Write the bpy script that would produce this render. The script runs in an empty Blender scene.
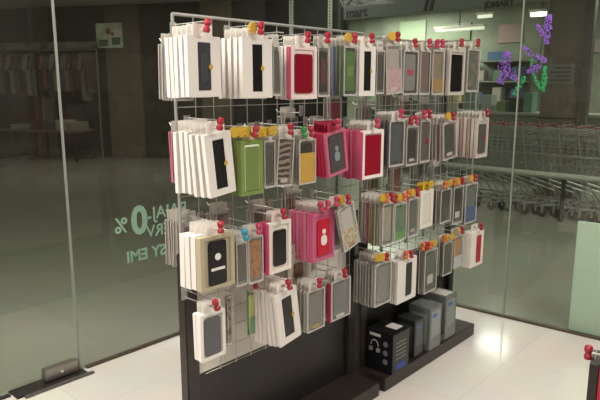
import bpy, bmesh, random
from math import sin, cos, tan, atan, pi, radians, sqrt
from mathutils import Matrix, Vector
random.seed(7)
S = bpy.context.scene
C = S.collection

# ---------------------------------------------------------------- camera
F = 600.0; TILT = atan(115 / 600); HC = 1.45; HEAD = radians(42.5)
cam = bpy.data.cameras.new('camera'); cam.sensor_width = 36; cam.lens = 36.0
cam.clip_start = .05; cam.clip_end = 100
co = bpy.data.objects.new('camera', cam); C.objects.link(co)
co.location = (0, 0, HC); co.rotation_euler = (pi / 2 - TILT, 0, HEAD - pi / 2)
S.camera = co
# ---------------------------------------------------------------- world, exposure
w = bpy.data.worlds.new('world'); S.world = w; w.use_nodes = True
w.node_tree.nodes['Background'].inputs[0].default_value = (.80, .85, .78, 1)
w.node_tree.nodes['Background'].inputs[1].default_value = .02
S.view_settings.view_transform = 'Standard'; S.view_settings.look = 'None'
S.view_settings.gamma = 1; S.view_settings.exposure = 0.0
S.cycles.transparent_max_bounces = 32
S.cycles.max_bounces = 8
# ---------------------------------------------------------------- large lights
def area(name, loc, rot, sx, sy, power, col):
    l = bpy.data.lights.new(name, 'AREA'); l.shape = 'RECTANGLE'; l.size = sx; l.size_y = sy
    l.energy = power; l.color = col
    o = bpy.data.objects.new(name, l); C.objects.link(o); o.location = loc; o.rotation_euler = rot
    return o
WARM = (1, .935, .86)
area('ceiling_panel_light', (.10, 1.75, 2.70), (0, 0, 0), 1.2, 1.2, 84, WARM)
area('ceiling_panel_light', (-1.0, .2, 2.70), (0, 0, 0), 1.2, 1.2, 60, WARM)
area('ceiling_panel_light', (2.5, -.2, 2.70), (0, 0, 0), 1.2, .6, 62, WARM)
area('mall_ceiling_and_fill_light', (.7, 3.6, 2.93), (0, 0, 0), 1.6, .3, 44, (1, .97, .84))
area('mall_ceiling_and_fill_light', (5.3, 1.6, 2.93), (0, 0, 0), .5, 1.0, 44, (.97, 1, .86))
area('mall_ceiling_and_fill_light', (5.0, 9.2, 2.93), (0, 0, radians(-45)), 4.0, .3, 34, (1, .92, .80))  # fill light placed close to the far shop front to brighten it
area('supermarket_ceiling_light', (9.4, 4.1, 2.93), (0, 0, 0), .35, .5, 16, (.98, 1, .88))
area('supermarket_ceiling_light', (10.2, 7.2, 2.93), (0, 0, 0), 1.0, 1.6, 230, (.98, 1, .88))
area('supermarket_ceiling_light', (9.8, 1.2, 2.93), (0, 0, 0), 1.0, 1.6, 90, (.98, 1, .88))
area('mall_ceiling_and_fill_light', (6.9, 4.8, 2.93), (0, radians(-40), 0),   .3, 2.6, 5, (.97, 1, .88))  # added fill, tilted at the supermarket sign to lift it; no real fitting

area('mall_ceiling_and_fill_light', (6.7, 7.2, 2.93), (0, radians(-35), 0), .3, 1.6, 14, (1, .97, .88))  # added fill aimed at the black board and its uprights; no real fitting
def ray(u, v):
    a = u - 300; b = 200 - v
    y = F * cos(TILT) + b * sin(TILT); z = -F * sin(TILT) + b * cos(TILT)
    fx, fy = cos(HEAD), sin(HEAD); rx, ry = sin(HEAD), -cos(HEAD)
    return (a * rx + y * fx, a * ry + y * fy, z)
def aty(u, v, Y):
    d = ray(u, v); t = Y / d[1]; return Vector((d[0] * t, Y, HC + d[2] * t))
def atx(u, v, X):
    d = ray(u, v); t = X / d[0]; return Vector((X, d[1] * t, HC + d[2] * t))
def atz(u, v, z):
    d = ray(u, v); t = (z - HC) / d[2]; return Vector((d[0] * t, d[1] * t, z))

# ---------------------------------------------------------------- materials
MATS = {}
def mat(name, col, rough=.5, metal=0, emit=0, spec=.5, noise=0, scale=20):
    if name in MATS: return MATS[name]
    m = bpy.data.materials.new(name); m.use_nodes = True
    nt = m.node_tree; b = nt.nodes['Principled BSDF']
    b.inputs['Base Color'].default_value = (*col, 1)
    b.inputs['Roughness'].default_value = rough; b.inputs['Metallic'].default_value = metal
    b.inputs['Specular IOR Level'].default_value = spec
    if emit:
        b.inputs['Emission Color'].default_value = (*col, 1); b.inputs['Emission Strength'].default_value = emit
    if noise:
        n = nt.nodes.new('ShaderNodeTexNoise'); n.inputs['Scale'].default_value = scale
        tc = nt.nodes.new('ShaderNodeTexCoord'); nt.links.new(tc.outputs['Object'], n.inputs['Vector'])
        r = nt.nodes.new('ShaderNodeValToRGB')
        r.color_ramp.elements[0].position = .3; r.color_ramp.elements[1].position = .7
        r.color_ramp.elements[0].color = (*[c * (1 - noise) for c in col], 1)
        r.color_ramp.elements[1].color = (*[min(1, c * (1 + noise)) for c in col], 1)
        nt.links.new(n.outputs['Fac'], r.inputs['Fac']); nt.links.new(r.outputs['Color'], b.inputs['Base Color'])
    MATS[name] = m; return m
def hexc(h):
    r = [int(h[i:i + 2], 16) / 255 for i in (0, 2, 4)]
    return tuple(c / 12.92 if c < .04045 else ((c + .055) / 1.055) ** 2.4 for c in r)
def pm(h, rough=.45):                       # plain print / card / plastic colour
    return mat('print_' + h + ('' if rough == .45 else '_gloss'), hexc(h), rough)
def pattern(name, c1, c2, scale, kind='noise', rough=.4):
    if name in MATS: return MATS[name]
    m = bpy.data.materials.new(name); m.use_nodes = True; nt = m.node_tree; b = nt.nodes['Principled BSDF']
    b.inputs['Roughness'].default_value = rough
    tc = nt.nodes.new('ShaderNodeTexCoord')
    if kind == 'noise': t = nt.nodes.new('ShaderNodeTexNoise'); t.inputs['Detail'].default_value = 3; out = t.outputs['Fac']
    elif kind == 'wave':
        t = nt.nodes.new('ShaderNodeTexWave'); t.inputs['Distortion'].default_value = 6; t.bands_direction = 'Z'; out = t.outputs['Fac']
    else: t = nt.nodes.new('ShaderNodeTexVoronoi'); out = t.outputs['Distance']
    t.inputs['Scale'].default_value = scale
    nt.links.new(tc.outputs['Object'], t.inputs['Vector'])
    r = nt.nodes.new('ShaderNodeValToRGB'); r.color_ramp.interpolation = 'CONSTANT' if kind != 'noise' else 'LINEAR'
    r.color_ramp.elements[0].position = .25; r.color_ramp.elements[0].color = (*hexc(c1), 1)
    r.color_ramp.elements[1].position = .5; r.color_ramp.elements[1].color = (*hexc(c2), 1)
    nt.links.new(out, r.inputs['Fac']); nt.links.new(r.outputs['Color'], b.inputs['Base Color'])
    MATS[name] = m; return m
def clear(name, tint, body, gloss_r=.12, fac=.0):      # thin clear plastic / glass sheet
    if name in MATS: return MATS[name]
    m = bpy.data.materials.new(name); m.use_nodes = True; nt = m.node_tree
    for n in list(nt.nodes): nt.nodes.remove(n)
    out = nt.nodes.new('ShaderNodeOutputMaterial')
    tr = nt.nodes.new('ShaderNodeBsdfTransparent'); tr.inputs[0].default_value = (*tint, 1)
    df = nt.nodes.new('ShaderNodeBsdfDiffuse'); df.inputs[0].default_value = (*hexc(body), 1)
    gl = nt.nodes.new('ShaderNodeBsdfGlossy'); gl.inputs['Roughness'].default_value = gloss_r
    fr = nt.nodes.new('ShaderNodeFresnel')
    ge = nt.nodes.new('ShaderNodeNewGeometry'); mp = nt.nodes.new('ShaderNodeMapRange')   # same index seen from both faces of the thin sheet
    mp.inputs['To Min'].default_value = 1.45; mp.inputs['To Max'].default_value = 1 / 1.45
    nt.links.new(ge.outputs['Backfacing'], mp.inputs['Value']); nt.links.new(mp.outputs[0], fr.inputs[0])
    m1 = nt.nodes.new('ShaderNodeMixShader'); m1.inputs[0].default_value = fac
    m2 = nt.nodes.new('ShaderNodeMixShader')
    nt.links.new(tr.outputs[0], m1.inputs[1]); nt.links.new(df.outputs[0], m1.inputs[2])
    nt.links.new(fr.outputs[0], m2.inputs[0]); nt.links.new(m1.outputs[0], m2.inputs[1]); nt.links.new(gl.outputs[0], m2.inputs[2])
    nt.links.new(m2.outputs[0], out.inputs[0]); MATS[name] = m; return m
def tiles(name, c, size, var=.06, rough=.12, joint=.75):
    m = bpy.data.materials.new(name); m.use_nodes = True; nt = m.node_tree; b = nt.nodes['Principled BSDF']
    tc = nt.nodes.new('ShaderNodeTexCoord')
    br = nt.nodes.new('ShaderNodeTexBrick'); br.offset = 0; br.inputs['Scale'].default_value = 1
    br.inputs['Brick Width'].default_value = size; br.inputs['Row Height'].default_value = size
    br.inputs['Mortar Size'].default_value = .0015
    br.inputs['Color1'].default_value = (*c, 1); br.inputs['Color2'].default_value = (*[x * (1 - var) for x in c], 1)
    br.inputs['Mortar'].default_value = (*[x * joint for x in c], 1)
    n = nt.nodes.new('ShaderNodeTexNoise'); n.inputs['Scale'].default_value = 2.2; n.inputs['Detail'].default_value = 6
    mx = nt.nodes.new('ShaderNodeMix'); mx.data_type = 'RGBA'; mx.blend_type = 'MULTIPLY'; mx.inputs[0].default_value = .25
    nt.links.new(tc.outputs['Object'], br.inputs['Vector']); nt.links.new(tc.outputs['Object'], n.inputs['Vector'])
    nt.links.new(br.outputs['Color'], mx.inputs[6]); nt.links.new(n.outputs['Color'], mx.inputs[7])
    nt.links.new(mx.outputs[2], b.inputs['Base Color'])
    b.inputs['Roughness'].default_value = rough
    return m
M_FLOOR = tiles('interior_floor_tile', (.76, .71, .66), .6)
M_FLOOR2 = tiles('corridor_floor_tile', (.31, .305, .26), .8, .10, .22)
M_CEIL = mat('ceiling_paint', (.55, .54, .5), .9)
M_BLACK = mat('black_laminate', (.016, .013, .012), .38, noise=.25, scale=60)
M_BROWNBLACK = mat('dark_brown_laminate', (.026, .019, .016), .38, noise=.2, scale=50)
M_WIRE = mat('zinc_wire', (.42, .42, .40), .4, .6)
M_WHITEBOARD = mat('white_board', (.66, .62, .57), .55)
M_STEEL = mat('brushed_steel', (.36, .33, .30), .35, .9)
M_DARKM = mat('dark_metal', (.05, .045, .04), .4, .6)
M_GLASS = clear('pane_glass', (.87, .90, .86), 'b0a898', .0, .015)
M_GEDGE = mat('glass_edge', (.25, .26, .23), .3)
M_CLEAR = clear('blister_plastic', (.86, .86, .86), 'cfc8c0', .18, .07)
M_FROST = clear('cloudy_bag_plastic', (.80, .80, .80), 'cfc9c2', .25, .22)
M_TAB = clear('hang_tab_plastic', (.9, .9, .9), 'e6e0d8', .2, .62)
M_RIM = clear('lit_shell_rim_plastic', (.9, .9, .9), 'e4e0da', .15, .38)  # rim paler than the shell: light caught on its edges, put into the colour
M_STICK = clear('window_sticker_vinyl', (.7, .8, .7), '9fc4ae', .4, .75)
RED = mat('red_lock_plastic', hexc('920f26'), .4)
YEL = mat('yellow_tag_plastic', hexc('b8962a'), .5)
LOCK = {'r': ('red', RED), 'y': ('yellow', YEL), 'o': ('orange', mat('orange_lock_plastic', hexc('b8612a'), .4)),
        'g': ('green', mat('green_lock_plastic', hexc('2f7a3a'), .4)), 'b': ('teal', mat('teal_lock_plastic', hexc('1b7f97'), .4)),
        'p': ('pink', mat('pink_lock_plastic', hexc('a82c4c'), .4))}

# ---------------------------------------------------------------- mesh helpers
def obj(name, bm, m, parent=None, loc=None, smooth=False):
    me = bpy.data.meshes.new(name); bmesh.ops.recalc_face_normals(bm, faces=bm.faces)
    bm.to_mesh(me); bm.free(); me.materials.append(m)
    if smooth:
        for p in me.polygons: p.use_smooth = True
    o = bpy.data.objects.new(name, me); C.objects.link(o)
    if parent: o.parent = parent
    if loc is not None: o.location = loc
    return o
def empty(name, loc=(0, 0, 0), rot=(0, 0, 0)):
    o = bpy.data.objects.new(name, None); o.empty_display_size = .05; C.objects.link(o)
    o.location = loc; o.rotation_euler = rot; return o
def tag(o, label, cat, group=None, kind=None):
    o['label'] = label; o['category'] = cat
    if group: o['group'] = group
    if kind: o['kind'] = kind
    return o
def struct(o): o['kind'] = 'structure'; return o
def copy_tree(o, parent=None):
    c = o.copy(); C.objects.link(c)
    if parent is not None: c.parent = parent
    for ch in o.children: copy_tree(ch, c)
    return c
def box(bm, x0, x1, y0, y1, z0, z1, bev=0):
    r = bmesh.ops.create_cube(bm, size=1)
    vs = r['verts']
    bmesh.ops.scale(bm, vec=(x1 - x0, y1 - y0, z1 - z0), verts=vs)
    bmesh.ops.translate(bm, vec=((x0 + x1) / 2, (y0 + y1) / 2, (z0 + z1) / 2), verts=vs)
    if bev:
        es = list({e for v in vs for e in v.link_edges})
        bmesh.ops.bevel(bm, geom=es, offset=bev, segments=2, affect='EDGES')
    return bm
def bx(*a, bev=0): return box(bmesh.new(), *a, bev=bev)
def rr(w, h, r, cx=0, cz=0, n=4):
    pts = []
    r = min(r, w / 2 * .99, h / 2 * .99)
    for qx, qz, a0 in ((1, 1, 0), (-1, 1, pi / 2), (-1, -1, pi), (1, -1, 1.5 * pi)):
        for k in range(n + 1):
            a = a0 + k / n * pi / 2
            pts.append((cx + qx * (w / 2 - r) + r * cos(a), cz + qz * (h / 2 - r) + r * sin(a)))
    return pts
def prism(bm, pts, y0, y1):
    f = [bm.verts.new((x, y0, z)) for x, z in pts]; b = [bm.verts.new((x, y1, z)) for x, z in pts]
    n = len(pts); bm.faces.new(f); bm.faces.new(b[::-1])
    for i in range(n): bm.faces.new((f[i], b[i], b[(i + 1) % n], f[(i + 1) % n]))
    return bm
def ring(bm, outer, inner, y0, y1):
    n = len(outer)
    A = [[bm.verts.new((x, y, z)) for x, z in p] for p in (outer, inner) for y in (y0, y1)]
    of, ob, nf, nb = A
    for i in range(n):
        j = (i + 1) % n
        bm.faces.new((of[i], of[j], nf[j], nf[i])); bm.faces.new((ob[i], nb[i], nb[j], ob[j]))
        bm.faces.new((of[i], ob[i], ob[j], of[j])); bm.faces.new((nf[i], nf[j], nb[j], nb[i]))
    return bm
def tube(bm, pts, r, n=6):
    pts = [Vector(p) for p in pts]; rings = []
    for i, p in enumerate(pts):
        d = (pts[min(i + 1, len(pts) - 1)] - pts[max(i - 1, 0)]).normalized()
        up = Vector((0, 0, 1)) if abs(d.z) < .9 else Vector((1, 0, 0))
        a = d.cross(up).normalized(); b = d.cross(a)
        rings.append([bm.verts.new(p + (a * cos(2 * pi * k / n) + b * sin(2 * pi * k / n)) * r) for k in range(n)])
    for s, t in zip(rings, rings[1:]):
        for k in range(n): bm.faces.new((s[k], s[(k + 1) % n], t[(k + 1) % n], t[k]))
    bm.faces.new(rings[0][::-1]); bm.faces.new(rings[-1]); return bm
def lathe(bm, prof, axis='z', n=14, c=(0, 0, 0)):
    rings = []
    for r, h in prof:
        row = []
        for k in range(n):
            a = 2 * pi * k / n; x, y = r * cos(a), r * sin(a)
            p = {'z': (x, y, h), 'y': (x, h, y), 'x': (h, x, y)}[axis]
            row.append(bm.verts.new((p[0] + c[0], p[1] + c[1], p[2] + c[2])))
        rings.append(row)
    for s, t in zip(rings, rings[1:]):
        for k in range(n): bm.faces.new((s[k], s[(k + 1) % n], t[(k + 1) % n], t[k]))
    bm.faces.new(rings[0][::-1]); bm.faces.new(rings[-1]); return bm
def text_mesh(s, size, depth=.001, mirror=False, align='LEFT', bold=0):
    c = bpy.data.curves.new('lettering', 'FONT'); c.body = s; c.size = size; c.extrude = depth; c.align_x = align; c.offset = bold
    c.resolution_u = 3
    o = bpy.data.objects.new('lettering', c); C.objects.link(o)
    dg = bpy.context.evaluated_depsgraph_get(); me = bpy.data.meshes.new_from_object(o.evaluated_get(dg))
    bpy.data.objects.remove(o); bm = bmesh.new(); bm.from_mesh(me); bpy.data.meshes.remove(me)
    if mirror: bmesh.ops.scale(bm, vec=(-1, 1, 1), verts=bm.verts)
    return bm
def stand(bm):                               # text lying in XY -> standing in XZ, facing -Y
    bmesh.ops.rotate(bm, cent=(0, 0, 0), matrix=Matrix.Rotation(pi / 2, 3, 'X'), verts=bm.verts); return bm

# ---------------------------------------------------------------- setting: shop shell
CX, CY = 3.449, 2.785                        # glass corner
RX0, RX1 = CX, 3.70                          # right wall leans out a little towards the viewer
RY1 = -3.0
def rwx(y): return CX + (CY - y) * (3.600 - 3.449) / (2.785 - .6)
def poly_floor(name, pts, z, m, t=.05):
    bm = bmesh.new(); a = [bm.verts.new((x, y, z)) for x, y in pts]; b = [bm.verts.new((x, y, z - t)) for x, y in pts]
    bm.faces.new(a); bm.faces.new(b[::-1])
    for i in range(len(pts)): j = (i + 1) % len(pts); bm.faces.new((a[i], b[i], b[j], a[j]))
    return struct(obj(name, bm, m))
inner = [(-3, RY1), (rwx(RY1), RY1), (CX, CY), (-3, CY)]
poly_floor('floor', inner, 0, M_FLOOR)
poly_floor('ceiling', inner, 2.80, M_CEIL)
struct(obj('floor_corridor_left', bx(-8, 20, CY, 22, -.05, 0), M_FLOOR2))
poly_floor('floor_corridor_right', [(rwx(RY1), RY1), (20, RY1), (20, CY), (CX, CY)], 0, M_FLOOR2)
M_MALLC = mat('corridor_ceiling_paint', (.62, .60, .52), .9)
struct(obj('ceiling_corridor_left', bx(-8, 20, CY + .02, 22, 3.0, 3.05), M_MALLC))
poly_floor('ceiling_corridor_right', [(rwx(RY1) + .02, RY1), (20, RY1), (20, CY), (CX + .02, CY)], 3.05, M_MALLC)
M_PLAST = mat('shop_wall_paint', (.45, .42, .38), .8)
struct(obj('wall_back', bx(-3, rwx(RY1), RY1 - .1, RY1, 0, 2.8), M_PLAST))
struct(obj('wall_left', bx(-3.1, -3, RY1, CY, 0, 2.8), M_PLAST))

# left glass wall: door pane + fixed pane
SEAMX = 1.352
def pane_left(name, x0, x1, z0=.012):
    o = obj(name, bx(x0, x1, CY - .005, CY + .005, z0, 2.79), M_GLASS); struct(o); return o
pane_left('window_1', SEAMX + .012, CX - .012)
bm = bx(CX - .011, CX + .004, CY - .006, CY + .006, .0, 2.79)
struct(obj('trim_1', bm, mat('glass_joint_sealant', (.06, .07, .06), .5)))
struct(obj('trim_2', bx(SEAMX - .001, SEAMX + .007, CY - .007, CY + .007, .012, 2.79), M_GEDGE))
dr = empty('door_1', (SEAMX - .01, CY, 0)); struct(dr)
obj('pane', bx(-1.15, -.002, -.005, .005, .03, 2.3), M_GLASS, dr)
obj('transom_pane', bx(-1.15, -.002, -.005, .005, 2.31, 2.79), M_GLASS, dr)
pf = obj('patch_fitting', bx(-.175, -.002, -.022, .022, .012, .075, bev=.004), M_STEEL, dr)
obj('screw', lathe(bmesh.new(), [(.007, -.026), (.008, -.022)], 'y', 12, (-.09, 0, .042)), mat('bright_screw', (.8, .8, .78), .25, .9), pf)
obj('floor_spring_plate', bx(-.33, .03, -.06, .045, .0, .006, bev=.002), M_DARKM, dr)
obj('cover_rail', bx(-.30, .05, -.085, -.062, .0, .010, bev=.002), mat('worn_steel', (.16, .15, .14), .4, .6), dr)
pane_left('window_2', -3, SEAMX - 1.17)
struct(obj('trim_3', bx(SEAMX + .04, CX - .01, CY - .012, CY + .012, 0, .012), mat('brown_floor_channel', (.07, .05, .035), .5)))
struct(obj('trim_4', bx(-3, SEAMX - .35, CY - .010, CY + .010, 0, .012), mat('black_floor_channel', (.02, .02, .02), .5)))

# right glass wall
RA = atan((3.600 - 3.449) / (2.785 - .6))
def right_item(name, bm, m, y):              # local frame: x = along the wall towards the viewer, y = outwards
    o = obj(name, bm, m); o.location = (rwx(y), y, 0); o.rotation_euler = (0, 0, RA - pi / 2); return o
struct(right_item('window_3', bx(.012, 1.30 - .004, -.005, .005, .012, 2.79), M_GLASS, CY))
struct(right_item('window_4', bx(1.30 + .004, 4.2, -.005, .005, .012, 2.79), M_GLASS, CY))
struct(right_item('trim_5', bx(1.30 - .004, 1.30 + .004, -.006, .006, .012, 2.79), mat('pale_silicone', (.30, .34, .27), .4), CY))
struct(right_item('trim_6', bx(.01, 4.6, -.014, .014, 0, .012), MATS['brown_floor_channel'], CY))
pb = right_item('frosted_board', bx(1.68, 2.75, .05, .07, .0, .67, bev=.003), mat('pale_teal_board', hexc('dcefe4'), .5), CY)
tag(pb, 'pale teal board standing outside the right glass wall', 'board')

# reversed lettering on the left glass
def sticker(name, s, size, u, v, label, bold=0, sx=1):
    bm = stand(text_mesh(s, size, .0006, mirror=True, bold=bold))
    p = aty(u, v, CY - .008)
    bmesh.ops.scale(bm, vec=(sx, 1, 1), verts=bm.verts)
    o = obj(name, bm, M_STICK, None, (p.x, CY - .0085, p.z)); tag(o, label, 'window sticker'); return o
# mirrored strings start at the right (viewer's side) and run left
sticker('window_lettering', 'BAJAJ', .098, 187, 212.5, 'small reversed first line of pale lettering on glass beside the rack', .001)
sticker('window_lettering', 'FINSERV', .092, 196, 227.0, 'small reversed second line of pale lettering on glass, below the first', .001)
zero = sticker('window_lettering', '0', .215, 148, 231.5, 'large pale reversed zero stuck on the left glass wall', .007, .93)
sticker('window_lettering', '%', .115, 128, 231.5, 'pale percent sign left of the large zero on the glass', .002)
sticker('window_lettering', 'EASY EMI', .088, 181, 250.0, 'lowest reversed line of pale lettering on the left glass wall', .002)
obj('dash', bx(.004, .024, -.0006, .0006, .068, .082), M_STICK, zero)

# ---------------------------------------------------------------- display rack
GY = 1.635                                   # plane of the wire grid
def bay(x0, x1, label, board, leftpost):
    t = tag(empty('display_stand', ((x0 + x1) / 2, 1.66, 0)), label, 'display stand')
    cx = (x0 + x1) / 2; o = lambda n, bm, m, p=t: obj(n, bm, m, p)
    for s, wd in ((-1, leftpost), (1, .055)):
        a = (x0 - cx) if s < 0 else (x1 - cx - wd)
        u = o('upright', bx(a, a + wd, -.015, .030, .07, .87 if s < 0 else .80, bev=.004), M_BROWNBLACK)
        obj('screw', lathe(bmesh.new(), [(.005, -.018), (.006, -.0155)], 'y', 10, (a + wd * .35, 0, .80 if s < 0 else .72)), MATS['bright_screw'], u)
    o('base_plinth', bx(x0 - cx + .002, x1 - cx - .002, -.165, .045, 0, .07, bev=.003), M_BROWNBLACK)
    o('lower_panel', bx(x0 - cx + leftpost, x1 - cx - .055, .005, .03, .07, .40 if board else .46), M_BLACK)
    if board: o('backing_board', bx(x0 - cx + leftpost, x1 - cx - .055, .005, .02, .40, .86), M_WHITEBOARD)
    return t
bay(1.200, 2.190, 'near dark stand of the rack with a white backing board', True, .056)
bay(2.232, 3.155, 'far dark stand of the rack with headphone boxes on its base', False, .050)
def grid(x0, x1, z0, z1, zs, ins, label):
    """full width above zs; below it the mesh runs only between the dark uprights"""
    xm = (x0 + x1) / 2
    t = tag(empty('wire_grid_panel', (xm, GY, z0)), label, 'grid panel')
    a, b = x0 - xm, x1 - xm; H = z1 - z0; zs -= z0; la, lb = a + ins[0], b - ins[1]
    bm = bmesh.new()
    for p in (((a, 0, zs), (a, 0, H)), ((b, 0, zs), (b, 0, H)), ((a, 0, H), (b, 0, H))): tube(bm, p, .0055, 8)
    obj('frame', bm, M_WIRE, t)
    bm = bmesh.new(); n = round((b - a) / .075)
    for k in range(1, n):
        x = a + (b - a) * k / n; tube(bm, ((x, -.004, 0 if la < x < lb else zs), (x, -.004, H)), .0018, 5)
    m = round(H / .075)
    for k in range(0, m):
        z = H * k / m + .004; l, r = (a, b) if z > zs else (la, lb); tube(bm, ((l, 0, z), (r, 0, z)), .0018, 5)
    obj('wire_mesh', bm, M_WIRE, t)
    return t
grid(1.185, 2.195, .405, 1.672, .875, (.088, .062), 'near wire grid panel fixed to the dark stand, packages hooked all over')
grid(2.222, 3.300, .50, 1.660, .875, (.062, .21), 'far wire grid panel of the rack, nearest the right glass wall')

# ---------------------------------------------------------------- packages
def case_face(w, h, r, y0, y1, cx=0, cz=0):   # phone case back with a camera opening
    bm = bmesh.new(); prism(bm, rr(w, h, r, cx, cz), y0, y1)
    prism(bm, rr(w * .34, h * .13, .004, cx - w * .24, cz + h * .38), y0 - .0012, y0 - .0001)
    return bm
def make_package(name, style, w, h, t, c):
    """origin at the hang hole; body hangs below; front faces -Y; thickness runs to +Y"""
    root = empty(name)
    top = -.016; cz = top - h / 2
    tabw = min(w * .8, .075)
    bm = bmesh.new(); ring(bm, rr(tabw, .042, .006, 0, -.001), rr(.022, .009, .004, 0, .004), t * .45, t * .45 + .0014)
    obj('hang_tab', bm, pm(c['tab']) if c.get('tab') else M_TAB, root)
    if style == 'carton':
        bm = bmesh.new()
        wx = c.get('win', .42); wh = c.get('winh', .80); off = c.get('off', 0)
        ring(bm, rr(w, h, .0015, 0, cz), rr(w * wx, h * wh, .002, off * w, cz - h * .0), 0, .004)
        prism(bm, rr(w, h, .0015, 0, cz), .004, t)
        obj('carton', bm, pm(c['body']), root)
        p = obj('phone_case', case_face(w * wx * .96, h * wh * .97, c.get('cr', .003), .0018, .0038, off * w, cz), c['m'] if 'm' in c else pm(c['case'], .3), root)
        if c.get('inner'):
            obj('printed_panel', prism(bmesh.new(), rr(w * wx * c.get('iw', .6), h * wh * c.get('ih', .5), .004, off * w, cz - h * .02), .0002, .0017), pm(c['inner']), root)
        if c.get('stick'):
            bm = bmesh.new(); a = []
            for k in range(16): r = .0085 if k % 2 else .0068; a.append((r * cos(k * pi / 8) + w * (off + wx * .46), r * sin(k * pi / 8) + cz + .0))
            obj('price_sticker', prism(bm, a, -.0014, -.0002), YEL, root)
        if c.get('stripe'):
            obj('printed_stripe', prism(bmesh.new(), rr(w * .34, h * .78, .001, w * .12, cz - .004), -.0016, -.0001), pm(c['stripe']), root)
    elif style == 'open':                    # framed card with the whole phone case showing
        bm = bmesh.new()
        ring(bm, rr(w, h, .003, 0, cz), rr(w * .78, h * .86, .006, 0, cz), 0, .006)
        prism(bm, rr(w, h, .003, 0, cz), .006, t)
        obj('carton', bm, pm(c['body']), root)
        pc = obj('phone_case', case_face(w * c.get('win', .60), h * c.get('winh', .74), .010, .001, .0058, 0, cz - h * .02), c['m'] if 'm' in c else pm(c['case'], .25), root)
        if c.get('logo'):
            bm = bmesh.new(); lathe(bm, [(w * .085, -.0008), (w * .085, .0008)], 'y', 14, (0, 0, cz + h * .10))
            box(bm, -w * .2, w * .2, -.0006, .0008, cz - h * .15, cz - h * .10)
            obj('emblem', bm, pm('d8d8d4'), pc)
        if c.get('inner'):
            bm = bmesh.new(); prism(bm, rr(w * .26, h * .22, w * .12, 0, cz - h * .08), -.0010, .0008); lathe(bm, [(w * .08, -.0012), (w * .08, .0008)], 'y', 12, (0, 0, cz + h * .10))
            obj('printed_figure', bm, pm(c['inner']), pc)
    else:                                    # blister / bag: clear shell, card, case
        shell = M_FROST if style == 'bag' else M_CLEAR
        bm = bmesh.new(); prism(bm, rr(w, h, .004 if style != 'bag' else .001, 0, cz), t - (.003 if style != 'bag' else .0015), t)
        obj('backing_card', bm, pm(c.get('body') or 'aaa59c') if style != 'bag' else shell, root)
        obj('phone_case', case_face(w * c.get('win', .66), h * c.get('winh', .80), .009, t * .25, t - .0032, 0, cz + c.get('dz', 0) * h), c['m'] if 'm' in c else pm(c['case'], .3), root)
        if c.get('low'):                     # printed lower part
            obj('printed_insert', prism(bmesh.new(), rr(w * .94, h * c.get('lowh', .3), .002, 0, top - h * (1 - c.get('lowh', .3) / 2) + .002), t * .10, t * .22), c['low'], root)
        if c.get('inner'):
            obj('printed_label', prism(bmesh.new(), rr(w * .4, h * c.get('ih', .08), .002, 0, cz - h * c.get('iz', .34)), t * .10, t * .22), pm(c['inner']), root)
        bm = bmesh.new(); prism(bm, rr(w, h, .005 if style != 'bag' else .001, 0, cz), 0, t - (.0031 if style != 'bag' else .002))
        obj('clear_shell', bm, shell, root)
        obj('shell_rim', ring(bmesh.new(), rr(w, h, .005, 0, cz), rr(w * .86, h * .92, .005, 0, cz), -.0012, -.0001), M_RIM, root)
    if c.get('spine'):
        obj('spine', bx(-w / 2 - .010, -w / 2 - .0005, -.004, t, top - h * 1.0, top - h * .02, bev=.003), pm(c['spine']), root)
    if c.get('dot'):
        obj('red_dot', lathe(bmesh.new(), [(.010, -.002), (.011, -.0003)], 'y', 12, (w * .2, 0, cz)), RED, root)
    return root
HOOKG = 'wire hooks on the rack'
def hook(x, z, yf, yb, desc):
    bm = bmesh.new()
    tube(bm, ((x, yb - .0065, z), (x, yf + .01, z), (x, yf - .018, z + .002), (x, yf - .026, z + .012)), .0021, 6)
    tube(bm, ((x, yb - .0065, z + .026), (x, yf, z + .026), (x, yf - .028, z + .022)), .0014, 5)
    o = tag(empty('wire_hook', (x, yb, z)), 'steel wire hook holding the ' + desc, 'hook', HOOKG)
    bmesh.ops.translate(bm, vec=(-x, -yb, -z), verts=bm.verts); obj('prong', bm, M_WIRE, o)
    obj('mounting_plate', bx(-.012, .012, -.0085, -.0065, -.012, .034), M_WIRE, o)
LOCKM = {}
def lock(k, x, y, z, desc, i):
    nm, m = LOCK[k]
    if k not in LOCKM:
        bm = bmesh.new()
        if k == 'y':                          # disc-shaped tag
            a = []
            for q in range(20): r = .0165 if q % 2 else .014; a.append((r * cos(q * pi / 10), r * sin(q * pi / 10)))
            prism(bm, a, -.004, .004)
        else:
            lathe(bm, [(.004, -.026), (.011, -.024), (.012, -.014), (.008, -.006), (.012, .002), (.0125, .012), (.009, .018), (.004, .020)], 'z', 12)
        me = bpy.data.meshes.new('hook_lock'); bmesh.ops.recalc_face_normals(bm, faces=bm.faces); bm.to_mesh(me); bm.free(); me.materials.append(m)
        LOCKM[k] = me
    o = bpy.data.objects.new('price_tag' if k == 'y' else 'hook_lock', LOCKM[k]); C.objects.link(o)
    o.scale = (1.15, 1.0, 1.15) if k == 'y' else (.95, .95, .9); o.location = (x, y, z); o.rotation_euler = (0, random.uniform(-.3, .3), random.uniform(-.4, .4))
    where = ['at the tip above ', 'second back above ', 'third back above ', 'fourth back above '][i]
    tag(o, nm + (' tag ' if k == 'y' else ' lock ') + where + desc.replace(' in the top row', ', top row').replace(', first in the', ','), 'tag' if k == 'y' else 'lock', 'tags and locks on the hooks')
    return o
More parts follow.
